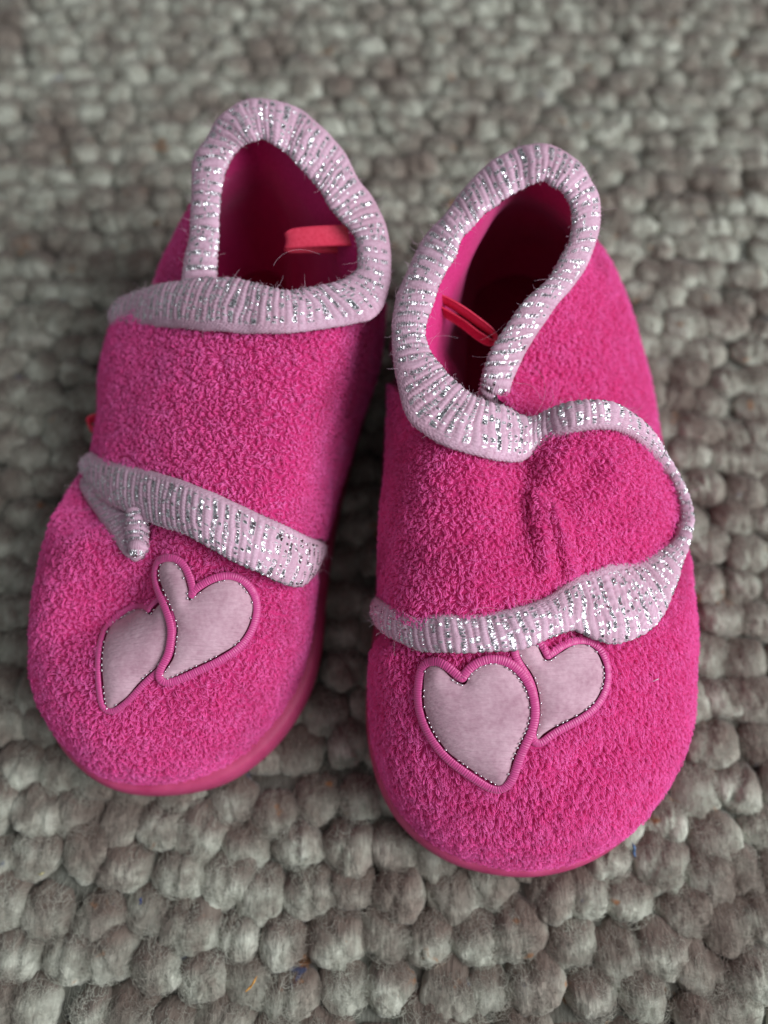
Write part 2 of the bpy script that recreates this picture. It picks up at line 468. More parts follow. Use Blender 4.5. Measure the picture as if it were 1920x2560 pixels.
def sweep(name, rows, origin, parent, nphi=112, bt=.0015, bb=.0012, rib=.0027, amp=.00034, seed=0, edge=True, seg=.00027, taper=True, zdrop=0.0, silver=1.0):
    """flattened knitted tube; each row = ax, ay, bx, by, z: its two edges in photo pixels at height z"""
    R = np.array(rows, float)
    A = unproj(R[:, 0], R[:, 1], (R[:, 5] if R.shape[1] > 5 else R[:, 4]) - zdrop); B = unproj(R[:, 2], R[:, 3], R[:, 4])
    AB = np.hstack([A, B]); fine = catmull(AB, 600)
    C = (fine[:, :3] + fine[:, 3:]) / 2
    s = np.concatenate([[0], np.cumsum(np.linalg.norm(np.diff(C, axis=0), axis=1))]); Ltot = s[-1]
    n = int(Ltot / seg); sn = np.linspace(0, Ltot, n)
    fine = np.stack([np.interp(sn, s, fine[:, k]) for k in range(6)], 1)
    A, B = fine[:, :3], fine[:, 3:]; C = (A + B) / 2; W = (A - B) / 2
    T = np.gradient(C, axis=0); T /= np.linalg.norm(T, axis=1, keepdims=True)
    # smooth tangent
    Nn = np.cross(T, W); Nn /= np.linalg.norm(Nn, axis=1, keepdims=True)
    camd = np.array([0, 0, CAM_H]) - C
    sg = np.sign(np.sum(Nn * camd, 1)); Nn *= sg[:, None]
    k_ = np.ones(9) / 9
    for c in range(3): Nn[:, c] = np.convolve(np.pad(Nn[:, c], 4, mode='edge'), k_, 'valid')
    phi = np.linspace(0, 2 * math.pi, nphi, endpoint=False)
    hw = np.linalg.norm(W, axis=1)
    tp = np.ones(n)
    if taper:
        e = np.minimum(sn, Ltot - sn) / .0012; tp = np.sqrt(np.clip(1 - (1 - np.clip(e, 0, 1)) ** 2, .0, 1)) * .98 + .02
    wav = .0004 * np.stack([vnoise(C + 5, .004, seed + c) for c in range(3)], 1)
    Cw = C + wav * .5
    cp, sp_ = np.cos(phi), np.sin(phi)
    bsec = np.where(sp_ > 0, bt, bb)[None, :]
    # cross-section normal direction and surface
    P = Cw[:, None] + W[:, None] * (cp[None, :, None] * tp[:, None, None]) + Nn[:, None] * ((sp_[None] * bsec)[..., None] * tp[:, None, None])
    on = W[:, None] / hw[:, None, None] * cp[None, :, None] * .5 + Nn[:, None] * sp_[None, :, None]
    on /= np.linalg.norm(on, axis=-1, keepdims=True)
    # ribs
    S2 = sn[:, None] + .0006 * vnoise(P * [1, 1, 1], .004, seed + 3) + .0
    k = S2 / rib
    fr = k - np.floor(k); row_id = np.floor(k)
    pink = fr < .52
    cord = np.where(pink, fr / .52, (fr - .52) / .48)
    h = np.sqrt(np.clip(np.sin(math.pi * np.clip(cord, 0, 1)), 0, 1)) * np.where(pink, 1.0, .72)
    arc = (np.arctan2(sp_ * (bt + bb) / 2, cp * 1.0)[None] * 0 + phi[None]) * (hw[:, None] + bt) * .85
    st_ph = arc / np.where(pink, .00056, .00072) + row_id * .37 + .3 * np.abs(cord - .5) * 2
    stitch = .5 + .5 * np.cos(2 * math.pi * st_ph)
    rid = _hash(row_id.astype(np.int64), np.zeros_like(row_id, dtype=np.int64), np.zeros_like(row_id, dtype=np.int64), seed)
    wob = .06 * vnoise(P, .0008, seed + 8)
    sv = (~pink) & (cord > .12 + wob) & (cord < .88 + wob) & (stitch > .10)
    dash = _hash(row_id.astype(np.int64), np.floor(st_ph).astype(np.int64), np.full_like(row_id, 3, dtype=np.int64), seed + 5)
    silv = np.where(sv & (dash > -.6), 1.0, 0.0)
    silv = np.where((~sv) & pink & (dash > .72) & (np.abs(cord - .5) < .3), 1.0, silv)
    disp = amp * (h - .4) + .00024 * (stitch - .5) * (1 + silv * .8)
    if edge:   # dense crocheted selvedge next to the fleece
        em = np.clip((cp - .72) / .06, 0, 1)[None] * np.ones((n, 1)) * (sp_[None] > -.2)
        bead = .5 + .5 * np.cos(2 * math.pi * sn[:, None] / .00085 + np.floor(arc / .0007) * 2.4)
        disp = disp * (1 - em) + em * (.00028 * bead * (.4 + .6 * stitch) - .00002)
        silv = silv * (1 - em)
    P = P + on * disp[..., None]
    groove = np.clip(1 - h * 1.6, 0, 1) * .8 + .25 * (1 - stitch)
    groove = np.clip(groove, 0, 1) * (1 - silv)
    V = P.reshape(-1, 3); Fc = grid_faces(n, nphi, wrap_v=True)
    # end caps
    V = np.vstack([V, P[0].mean(0), P[-1].mean(0)]); a, b = len(V) - 2, len(V) - 1
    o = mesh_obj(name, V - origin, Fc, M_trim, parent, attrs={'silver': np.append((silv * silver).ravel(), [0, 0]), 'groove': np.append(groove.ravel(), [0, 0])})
    # stray fibres along the band
    nf = int(Ltot * 6000)
    i = RNG.integers(2, n - 2, nf); j = RNG.integers(0, nphi // 2 + 1, nf)
    R0 = P[i, j]; d0 = on[i, j] + RNG.normal(0, .8, (nf, 3)); Ln = np.minimum(RNG.exponential(.00035, nf), .0016)[:, None] + .0001
    H = np.stack([R0, R0 + d0 * Ln * .5 + RNG.normal(0, .0002, (nf, 3)), R0 + d0 * Ln + RNG.normal(0, .0004, (nf, 3))], 1)
    hair_obj('stray_fibres', H - origin, [.00002, .000016, .000008], M_strayp, o)
    return o

m, nt, b = new_mat('pale_fibre'); M_strayp = m
b.inputs['Base Color'].default_value = (.62, .42, .52, 1); b.inputs['Roughness'].default_value = .5

def surface_patch(ctrl, nu, nv):
    """ctrl: rows x cols x (px,py,z) -> nu x nv x 3 world grid (bicubic)"""
    C = np.array(ctrl, float); W = unproj(C[..., 0], C[..., 1], C[..., 2])
    r, c = W.shape[:2]
    A = catmull(W.reshape(r, -1), nu).reshape(nu, c, 3)
    return np.swapaxes(catmull(np.swapaxes(A, 0, 1).reshape(c, -1), nv).reshape(nv, nu, 3), 0, 1)

def build_slipper(spec):
    origin = np.array([*spec['origin'], 0.0])
    root = empty('slipper', origin.tolist(), spec['label'], 'slipper', 'pair of pink fleece slippers')
    # --- outlines
    O, L = [], []
    for o_, l_ in spec['stations']:
        O.append(o_[1:] if o_[0] == 'w' else unproj(o_[0], o_[1], o_[2] if len(o_) > 2 else .012)[:2])
        L.append(unproj(*l_))
    NU, NV = 520, 190
    Oc = catmull(np.array(O, float), NU, closed=True); Lc = catmull(np.array(L), NU, closed=True)
    ctr = Oc.mean(0)
    T = np.roll(Oc, -1, 0) - np.roll(Oc, 1, 0); out = np.stack([T[:, 1], -T[:, 0]], 1); out /= np.linalg.norm(out, axis=1, keepdims=True)
    if np.mean(np.sum(out * (Oc - ctr), 1)) < 0: out = -out
    fd = np.array(spec['sole_dir']); fd = fd / np.linalg.norm(fd)
    Os = Oc.copy(); Oc = Oc - out * (.0008 + spec['sole_show'] * np.clip((out @ fd - .25) / .75, 0, 1))[:, None]
    t = np.linspace(0, 1, NV)[None, :]
    span = np.linalg.norm(Lc[:, :2] - Oc, axis=1)[:, None]
    wall = np.clip(1 - (span - .034) / .03, 0, 1)             # 1 where the side is a wall, 0 over the toe
    pr = 1 - np.cos(t * math.pi / 2) ** (1.0)
    pr = pr * (1 - wall) + (t ** 1.7) * wall
    zz = np.sin(t * math.pi / 2) ** .98 * (1 - wall) + (t ** .95) * wall
    z0 = .0075
    XY = Oc[:, None] + (Lc[:, None, :2] - Oc[:, None]) * pr[..., None] + out[:, None] * (.0022 * np.sin(math.pi * np.clip(t * 1.25, 0, 1)) * wall)[..., None] - out[:, None] * (.0012 * (1 - t) ** 8)[..., None]
    Z = z0 + (Lc[:, None, 2] - z0) * zz
    G = np.concatenate([XY, Z[..., None]], -1)
    # broad softness of the cloth
    NRM = grid_normals(G, wrap_u=True)
    if np.mean(NRM[..., 2]) < 0: NRM = -NRM
    soft = .0010 * vnoise(G, .022, spec['seed']) + .0004 * vnoise(G, .009, spec['seed'] + 1)
    G = G + NRM * (soft * np.clip(t * 6, 0, 1) * np.clip((1 - t) * 6, 0, 1))[..., None]
    for (cx, cy, rx, ry, ang, dep) in spec.get('dents', []):
        px, py = proj(G); a = math.radians(ang)
        dx, dy = px - cx, py - cy; qx = dx * math.cos(a) + dy * math.sin(a); qy = -dx * math.sin(a) + dy * math.cos(a)
        G = G - NRM * (dep * np.exp(-(qx / rx) ** 2 - (qy / ry) ** 2))[..., None]
    # the body tucks in under everything that lies on it
    Sp = surface_patch(spec['strap'], 60, 80); Spn = grid_normals(Sp)
    if np.mean(np.sum(Spn * (np.array([0, 0, CAM_H]) - Sp), -1)) < 0: Spn = -Spn
    cp_, cn_ = [Sp.reshape(-1, 3)], [Spn.reshape(-1, 3)]
    for nm, rows, kw in spec['trims']:
        if nm != 'strap_trim': continue
        R_ = np.array(rows, float); A_ = unproj(R_[:, 0], R_[:, 1], R_[:, 4]); B_ = unproj(R_[:, 2], R_[:, 3], R_[:, 4])
        ab = catmull(np.hstack([A_, B_]), 120); q_ = np.linspace(0, 1, 12)[None, :, None]
        rb = ab[:, None, :3] * (1 - q_) + ab[:, None, 3:] * q_; rn = grid_normals(rb)
        sg_ = np.sign(np.sum(rn * (np.array([0, 0, CAM_H]) - rb), -1)); rn = rn * sg_[..., None]
        rb, rn = rb[:-22], rn[:-22]
        cp_.append(rb.reshape(-1, 3)); cn_.append(rn.reshape(-1, 3))
    cp_ = np.vstack(cp_); cn_ = np.vstack(cn_)
    kd = KDTree(len(cp_))
    for i_, p_ in enumerate(cp_.tolist()): kd.insert(p_, i_)
    kd.balance()
    Gf = G.reshape(-1, 3)
    for _ in range(2):
        ni = np.fromiter((kd.find(p_)[1] for p_ in Gf.tolist()), dtype=np.int64, count=len(Gf))
        dv = Gf - cp_[ni]; dn = np.sum(dv * cn_[ni], 1); lat = np.linalg.norm(dv - cn_[ni] * dn[:, None], axis=1)
        wgt = np.exp(-(np.maximum(lat - .001, 0) / .0045) ** 2) * (np.abs(dn) < .02)
        push = np.clip(dn + .0026, 0, .02) * wgt
        if DEBUG: print('PUSH', spec['seed'], push.max(), np.percentile(push[push > 0], [50, 90, 99]) if (push > 0).any() else 0)
        Gf = Gf - cn_[ni] * push[:, None]
    G = Gf.reshape(G.shape)
    NRM = grid_normals(G, wrap_u=True)
    if np.mean(NRM[..., 2]) < 0: NRM = -NRM
    fc = grid_faces(NU, NV, wrap_u=True)
    bvh = BVHTree.FromPolygons([Vector(v) for v in G.reshape(-1, 3).tolist()], fc.tolist())
    camp = Vector((0, 0, CAM_H))
    def cast(px, py, lift=0.0):
        d = unproj(px, py, 0.0) - np.array([0, 0, CAM_H]); d = Vector(d.tolist()).normalized()
        loc, nor, _, _ = bvh.ray_cast(camp, d)
        if loc is None: return None, None
        if nor.dot(d) > 0: nor = -nor
        return np.array(loc) + np.array(nor) * lift, np.array(nor)
    if DEBUG:
        for row in spec['strap']:
            print('STRAP', [(c[0], c[1], c[2], (round(float(cast(c[0], c[1])[0][2]), 4) if cast(c[0], c[1])[0] is not None else None)) for c in row])
    # --- masks of the hearts
    px, py = proj(G); hm = np.zeros(px.shape, bool)
    toe = np.ones(px.shape)
    hearts = [catmull(np.array(h, float), 110, closed=True) for h in spec['hearts']]
    for h in hearts: hm |= inside(px, py, offset_poly(h, 11))
    front = (NRM[..., 2] > -.3)
    hm &= front
    d = fleece_disp(G, spec['seed'] + 20) * np.where(hm, 0, 1)
    Gd = G + NRM * (d - np.where(hm, .0006, 0))[..., None]
    up = mesh_obj('upper', Gd.reshape(-1, 3) - origin, fc, M_fleece, root)
    mask = np.where(hm, 0.0, 1.0)
    Gw = np.concatenate([Gd, Gd[:1]], 0); Nw = np.concatenate([NRM, NRM[:1]], 0); mw = np.concatenate([mask, mask[:1]], 0)
    mw = mw * (np.linspace(0, 1, NV)[None] < .985)
    # nothing of the pile is needed where the strap lies on it
    spoly = spec['strap_cover']; pxw, pyw = proj(Gw); mw = mw * np.where(inside(pxw, pyw, spoly) & (Gw[..., 2] > .02), 0, 1)
    pile('fleece_pile', Gw, Nw, mw, spec['density'], spec['pile_len'], spec['nap'], M_pile, up, origin, curl=spec['curl'])
    # --- lining
    Gi = G - NRM * .0018; Gi[:, -1] = G[:, -1] - NRM[:, -1] * .0004
    ui = np.arange(NU) / NU * len(O)
    lean = np.zeros(NU)
    for c_, w_, a_ in spec['lean']: lean = np.maximum(lean, a_ * np.exp(-((ui - c_) / w_) ** 2))
    Gi[..., :2] = Gi[..., :2] - out[:, None] * (lean[:, None] * (1 - t) ** .65)[..., None]
    Gi = Gi + NRM * (.0007 * vnoise(G, .012, spec['seed'] + 60))[..., None]
    mesh_obj('lining', Gi[:, ::2].reshape(-1, 3) - origin, grid_faces(NU, (NV + 1) // 2, wrap_u=True)[:, ::-1], M_lining, root)
    # --- insole
    k = 14
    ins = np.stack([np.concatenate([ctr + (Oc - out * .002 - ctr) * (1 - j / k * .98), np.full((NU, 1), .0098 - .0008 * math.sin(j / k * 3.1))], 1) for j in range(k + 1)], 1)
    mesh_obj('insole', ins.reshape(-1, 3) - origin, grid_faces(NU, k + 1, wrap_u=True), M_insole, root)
    # --- sole
    prof = [(-.030, -.0030), (-.004, -.0030), (-.0012, -.0022), (-.0001, -.0005), (.0004, .0015), (.0006, .004), (.0005, .0062), (.0001, .0078), (-.0008, .0088), (-.0030, .0092)]
    prof = catmull(np.array(prof), 28)
    So = np.stack([np.concatenate([Os + out * (p[0] if i else 0) - (out * .02 if i == 0 else 0), np.full((NU, 1), p[1])], 1) for i, p in enumerate(prof)], 1)
    mesh_obj('sole', So.reshape(-1, 3) - origin, grid_faces(NU, len(prof), wrap_u=True), M_sole, root)
    # --- hearts
    for hi, h in enumerate(hearts):
        lift = .0005 + .0007 * hi
        poly = h[::1]
        pts = [tuple(p) for p in poly]; n0 = len(pts)
        x0, y0 = poly.min(0); x1, y1 = poly.max(0)
        gx, gy = np.meshgrid(np.arange(x0, x1, 7), np.arange(y0, y1, 7)); gx = gx.ravel() + RNG.normal(0, .3, gx.size); gy = gy.ravel() + RNG.normal(0, .3, gy.size)
        ok = inside(gx, gy, offset_poly(poly, -4)); pts += list(zip(gx[ok], gy[ok]))
        res = delaunay_2d_cdt([Vector(p) for p in pts], [], [list(range(n0))], 1, 1e-4)
        vs = np.array([(v.x, v.y) for v in res[0]]); V = []
        for (a, b_) in vs:
            dd = np.min(np.hypot(poly[:, 0] - a, poly[:, 1] - b_))
            P_, n_ = cast(a, b_, lift + .0009 * (1 - math.exp(-dd / 22)))
            V.append(P_ if P_ is not None else np.array([0, 0, -.01]))
        V = np.array(V)
        ho = mesh_obj('heart_patch', V - origin, [f for f in res[2]], M_felt, root)
        bm = bmesh.new(); bm.from_mesh(ho.data); bmesh.ops.recalc_face_normals(bm, faces=bm.faces)
        if sum(f.normal.z for f in bm.faces) < 0: bmesh.ops.reverse_faces(bm, faces=bm.faces)
        bm.to_mesh(ho.data); bm.free()
        # satin stitched border
        wpx = spec['border'][hi]
        bp = offset_poly(h, wpx * .5)
        for _ in range(9): bp = (np.roll(bp, 1, 0) + 2 * bp + np.roll(bp, -1, 0)) / 4
        cs, ns = [], []
        for a, b_ in bp:
            P_, n_ = cast(a, b_, lift + .0002); cs.append(P_ if P_ is not None else cs[-1]); ns.append(n_ if n_ is not None else ns[-1])
        cs, ns = np.array(cs), np.array(ns)
        for _ in range(2):
            cs = (np.roll(cs, 1, 0) + 2 * cs + np.roll(cs, -1, 0)) / 4; ns = (np.roll(ns, 1, 0) + 2 * ns + np.roll(ns, -1, 0)) / 4
        q = catmull(np.hstack([cs, ns]), 700, closed=True); cs, ns = q[:, :3], q[:, 3:]
        Tt = np.roll(cs, -1, 0) - np.roll(cs, 1, 0); Tt /= np.linalg.norm(Tt, axis=1, keepdims=True)
        sd = np.cross(Tt, ns); sd /= np.linalg.norm(sd, axis=1, keepdims=True)
        hwid = wpx * .38 / F * .150
        ph = np.linspace(0, 2 * math.pi, 18, endpoint=False)
        Sv = cs[:, None] + sd[:, None] * (np.cos(ph)[None, :, None] * hwid) + ns[:, None] * (np.sin(ph)[None, :, None] * .00036)
        sl = np.cumsum(np.linalg.norm(np.roll(cs, -1, 0) - cs, axis=1))
        Sv += ns[:, None] * (.00002 * np.cos(2 * math.pi * sl / .0006))[:, None, None]
        uv = np.stack([np.repeat(sl[:, None] / .00045 * .314, 18, 1), np.repeat((ph / 6.28 * .1)[None], 700, 0)], -1)
        mesh_obj('satin_border', Sv.reshape(-1, 3) - origin, grid_faces(700, 18, True, True), M_satin, ho, uv=uv)
        # silver running stitch inside the border
        ip = offset_poly(h, -1.0); ln = np.concatenate([[0], np.cumsum(np.linalg.norm(np.diff(np.vstack([ip, ip[:1]]), axis=0), axis=1))])
        nst = int(ln[-1] / 13); SV, SF, bs = [], [], 0
        ipc = np.vstack([ip, ip[:1]])
        bmm = bmesh.new(); bmesh.ops.create_icosphere(bmm, subdivisions=1, radius=1); bv = np.array([v.co[:] for v in bmm.verts]); bf = np.array([[v.index for v in f.verts] for f in bmm.faces]); bmm.free()
        for q_ in range(nst):
            l_ = (q_ + .5) * ln[-1] / nst + random.uniform(-1.5, 1.5)
            a, b_ = np.interp(l_, ln, ipc[:, 0]), np.interp(l_, ln, ipc[:, 1]); a2, b2 = np.interp(l_ + 2, ln, ipc[:, 0]), np.interp(l_ + 2, ln, ipc[:, 1])
            P_, n_ = cast(a, b_, lift + .00035); P2, _ = cast(a2, b2, lift + .00035)
            if P_ is None or P2 is None or random.random() < .3: continue
            t_ = P2 - P_; t_ /= np.linalg.norm(t_) + 1e-9; t_ = t_ + random.uniform(-.5, .5) * np.cross(t_, n_); t_ /= np.linalg.norm(t_)
            s_ = np.cross(t_, n_)
            Mx = np.stack([t_ * .00034, s_ * .00015, n_ * .00014])
            SV.append(bv @ Mx + P_); SF.append(bf + bs); bs += len(bv)
        so = mesh_obj('silver_stitching', np.vstack(SV) - origin, np.vstack(SF), M_silver, ho); so['kind'] = 'stuff'
    # --- strap
    nu, nv = 230, 330
    S = surface_patch(spec['strap'], nu, nv)
    SN = grid_normals(S)
    cam_side = np.sum(SN * (np.array([0, 0, CAM_H]) - S), -1)
    if np.mean(cam_side) < 0: SN = -SN
    px, py = proj(S)
    S = S + SN * (.0007 * vnoise(S, .014, spec['seed'] + 31) + .0003 * vnoise(S, .006, spec['seed'] + 32))[..., None]
    for (ax, ay, bx, by, wd, hgt) in spec.get('creases', []):
        d_ = np.array([bx - ax, by - ay], float); ll = np.hypot(*d_); d_ /= ll
        q1 = (px - ax) * d_[0] + (py - ay) * d_[1]; q2 = -(px - ax) * d_[1] + (py - ay) * d_[0]
        S = S + SN * (hgt * np.exp(-(q2 / wd) ** 2) * np.clip(np.minimum(q1 + wd, ll + wd - q1) / wd, 0, 1))[..., None]
    SN = grid_normals(S)
    if np.mean(cam_side) < 0: SN = -SN
    Sd = S + SN * fleece_disp(S, spec['seed'] + 40)[..., None]
    Bt = S - SN * .0016
    V = np.vstack([Sd.reshape(-1, 3), Bt.reshape(-1, 3)]); f1 = grid_faces(nu, nv); f2 = f1[:, ::-1] + nu * nv
    def edge_idx():
        e = [i * nv for i in range(nu)] + [(nu - 1) * nv + j for j in range(1, nv)] + [i * nv + nv - 1 for i in range(nu - 2, -1, -1)] + [j for j in range(nv - 2, 0, -1)]
        return np.array(e)
    e = edge_idx(); e2 = np.roll(e, -1); f3 = np.stack([e, e2, e2 + nu * nv, e + nu * nv], 1)
    stp = mesh_obj('strap', V - origin, np.vstack([f1, f2, f3]), M_fleece, root)
    bm = bmesh.new(); bm.from_mesh(stp.data); bmesh.ops.recalc_face_normals(bm, faces=bm.faces); bm.to_mesh(stp.data); bm.free()
    pile('fleece_pile', Sd, SN, np.ones((nu, nv)), spec['density'] * 1.1, spec['strap_pile_len'], spec['strap_nap'], M_pile, stp, origin, curl=spec['strap_curl'])
    # --- trims
    for k_, (nm, rows, kw) in enumerate(spec['trims']):
        kw = dict(kw); cf = kw.pop('conform', None)
        if cf is not None:
            nr = []
            for r_ in rows:
                pa, _ = cast(r_[0], r_[1], cf); pb, _ = cast(r_[2], r_[3], cf)
                za = max(pa[2], r_[4]) if pa is not None else r_[4]; zb = max(pb[2], r_[4]) if pb is not None else r_[4]
                nr.append((r_[0], r_[1], r_[2], r_[3], zb, za))
            rows = nr
        sweep(nm, rows, origin, root, seed=spec['seed'] * 7 + k_ * 13, **kw)
    # --- pull loop: a folded ribbon
    for rb_ in spec['ribbons']:
        cx = np.array(rb_['path'], float)       # px,py,z path of the doubled ribbon centre line, width vector given
        path = unproj(cx[:, 0], cx[:, 1], cx[:, 2]); path = catmull(path, 60)
        wv = np.array(rb_['w'], float)
        Tt = np.gradient(path, axis=0); Tt /= np.linalg.norm(Tt, axis=1, keepdims=True)
        wv = wv[None] - Tt * (Tt @ wv)[:, None]; wv /= np.linalg.norm(wv, axis=1, keepdims=True)
        nn = np.cross(Tt, wv); hw = rb_['hw']
        q = np.linspace(-1, 1, 9)
        hw = hw * (1 - .38 * np.exp(-((np.arange(60) - 28) / 5.) ** 2))[:, None, None]
        top = path[:, None] + wv[:, None] * (q[None, :, None] * hw) + nn[:, None] * (.0002 - .0003 * (q ** 2)[None, :, None])
        bot = top - nn[:, None] * .0004
        V = np.vstack([top.reshape(-1, 3), bot.reshape(-1, 3)]); f1 = grid_faces(60, 9); n_ = 540
        e = np.array([i * 9 for i in range(60)] + [59 * 9 + j for j in range(1, 9)] + [i * 9 + 8 for i in range(58, -1, -1)] + [j for j in range(7, 0, -1)]); e2 = np.roll(e, -1)
        mesh_obj('pull_loop', V - origin, np.vstack([f1, f1[:, ::-1] + n_, np.stack([e, e2, e2 + n_, e + n_], 1)]), M_ribbon, root)
    CASTS.append(cast)
    return root

CASTS = []
LEFT = dict(
    origin=(-.035, .085), seed=3, lean=[(9.6, 2.4, .015)], sole_dir=(.75, -.66), sole_show=.0012, label='bright pink fleece slipper on the left, strap fastened flat, toe pointing down-left',
    density=8.5e6, pile_len=.00095, nap=(.1, -.25, 0), curl=.5, strap_pile_len=.00085, strap_nap=(.05, -.1, 0), strap_curl=.55,
    stations=[
        ((350, 1978), (690, 800, .050)), ((520, 1955), (740, 798, .050)), ((650, 1873), (790, 790, .050)), ((745, 1750), (835, 775, .050)),
        ((790, 1620), (870, 760, .051)), ((808, 1440), (900, 745, .052)), ((835, 1270), (920, 725, .053)), ((880, 1090), (932, 700, .055)),
        ((925, 930), (934, 650, .056)), (('w', -.006, .125), (925, 590, .058)), (('w', -.010, .145), (880, 510, .060)), (('w', -.020, .157), (790, 400, .063)),
        (('w', -.031, .1605), (655, 298, .064)), (('w', -.043, .156), (555, 350, .063)), (('w', -.057, .142), (522, 440, .060)), (('w', -.0615, .123), (512, 530, .058)),
        (('w', -.0600, .104), (508, 620, .055)), ((285, 1075, .012), (500, 700, .052)), ((245, 1195), (500, 740, .050)), ((155, 1345), (515, 775, .049)),
        ((90, 1530), (550, 795, .049)), ((78, 1700), (590, 802, .049)), ((125, 1845), (625, 805, .049)), ((225, 1945), (658, 803, .050))],
    dents=[(235, 1560, 110, 26, -25, .0020), (280, 1500, 145, 95, -42, .0085), (390, 1360, 26, 60, 10, .0022)],
    hearts=[
        [(380, 1539), (365, 1528), (338, 1522), (307, 1539), (280, 1570), (266, 1605), (261, 1647), (261, 1686), (264, 1724), (268, 1755), (276, 1771), (299, 1755), (322, 1736), (345, 1709), (369, 1686), (396, 1663), (415, 1636), (425, 1601), (427, 1562), (428, 1531), (425, 1508), (413, 1504), (400, 1516), (388, 1531)],
        [(479, 1501), (504, 1481), (531, 1462), (565, 1449), (596, 1454), (616, 1477), (629, 1504), (625, 1539), (612, 1574), (589, 1605), (554, 1628), (515, 1649), (477, 1667), (438, 1686), (400, 1699), (419, 1670), (438, 1640), (446, 1601), (450, 1570), (442, 1535), (427, 1493), (413, 1454), (411, 1420), (423, 1404), (442, 1404), (461, 1423), (471, 1454), (477, 1481)]],
    border=[22, 27],
    strap_cover=[(300, 790), (930, 790), (900, 1000), (800, 1330), (700, 1380), (560, 1320), (300, 1200), (260, 1000)],
    strap=[
        [(320, 800, .016), (295, 785, .034), (400, 770, .047), (560, 765, .0555), (740, 775, .0575), (870, 765, .055), (945, 750, .040), (955, 770, .018)],
        [(275, 890, .014), (272, 880, .033), (380, 870, .045), (540, 865, .0530), (710, 870, .0555), (855, 870, .051), (938, 880, .030), (940, 885, .014)],
        [(268, 980, .013), (258, 970, .031), (360, 965, .0435), (515, 975, .0510), (680, 985, .0525), (825, 985, .047), (912, 990, .027), (914, 995, .012)],
        [(262, 1080, .013), (247, 1072, .029), (348, 1090, .041), (500, 1115, .0480), (650, 1135, .0490), (780, 1130, .044), (866, 1130, .024), (872, 1135, .012)],
        [(245, 1160, .013), (228, 1165, .026), (335, 1205, .038), (475, 1255, .0450), (620, 1310, .0455), (725, 1345, .040), (798, 1345, .024), (806, 1348, .012)]],
    trims=[
        ('tongue_trim', [(197, 1180, 250, 1175, .020), (205, 1225, 285, 1215, .025), (235, 1275, 318, 1260, .029), (268, 1325, 345, 1290, .032), (300, 1372, 362, 1320, .035), (330, 1400, 370, 1350, .036), (350, 1404, 370, 1375, .036)], dict(bt=.0012, silver=.8, conform=.0012)),
        ('tongue_trim', [(318, 1270, 366, 1270, .040), (318, 1310, 370, 1310, .040), (318, 1350, 368, 1350, .0395), (322, 1375, 364, 1375, .039), (328, 1392, 356, 1392, .038)], dict(bt=.0019, rib=.0024, edge=False, conform=.0028)),
        ('collar_trim', [
            (455, 760, 545, 745, .050), (453, 710, 540, 700, .052), (465, 640, 543, 640, .055), (477, 580, 546, 580, .057), (481, 474, 552, 470, .060), (485, 398, 572, 405, .062),
            (519, 343, 592, 373, .063), (544, 301, 612, 360, .064), (578, 272, 632, 352, .065), (612, 253, 648, 346, .065), (654, 249, 662, 346, .065), (709, 259, 690, 362, .065),
            (751, 276, 715, 380, .064), (789, 305, 740, 405, .064), (827, 343, 768, 436, .063), (861, 386, 795, 468, .062), (894, 449, 820, 508, .061), (924, 487, 838, 535, .060),
            (953, 542, 868, 568, .059), (972, 605, 892, 600, .058), (976, 650, 896, 645, .057), (974, 700, 892, 676, .057), (958, 765, 862, 698, .057), (925, 797, 830, 709, .058),
            (885, 808, 800, 715, .058), (845, 816, 770, 722, .058), (741, 829, 730, 727, .059), (660, 831, 680, 720, .059), (613, 831, 635, 707, .058), (555, 827, 590, 698, .057),
            (498, 824, 530, 695, .055), (440, 818, 470, 702, .052), (382, 816, 400, 712, .047), (330, 815, 350, 728, .041), (289, 816, 305, 748, .036), (278, 812, 287, 770, .033)], dict(zdrop=.001)),
        ('strap_trim', [
            (236, 1130, 196, 1165, .026), (248, 1143, 250, 1245, .031), (307, 1160, 305, 1275, .037), (361, 1172, 360, 1298, .041), (416, 1189, 412, 1318, .0445), (475, 1210, 468, 1337, .047), (530, 1231, 522, 1366, .048),
            (602, 1265, 585, 1403, .0475), (686, 1303, 650, 1430, .046), (725, 1320, 690, 1450, .043), (750, 1333, 724, 1462, .041), (775, 1345, 755, 1464, .037), (793, 1352, 775, 1445, .032), (802, 1356, 785, 1415, .027), (806, 1358, 792, 1395, .020)], dict(bt=.0014))],
    ribbons=[dict(path=[(925, 592, .0560), (870, 590, .0560), (800, 592, .0560), (750, 596, .0555), (722, 600, .0548), (716, 604, .0538), (722, 606, .0530), (760, 606, .0525), (820, 606, .0520), (870, 606, .0515), (905, 606, .051)], w=(.0, .90, .35), hw=.0023),
        dict(path=[(262, 1040, .026), (240, 1043, .026), (226, 1050, .0255), (221, 1060, .025), (225, 1071, .0245), (240, 1078, .024), (262, 1080, .024)], w=(.1, .2, 1), hw=.0014)],
)
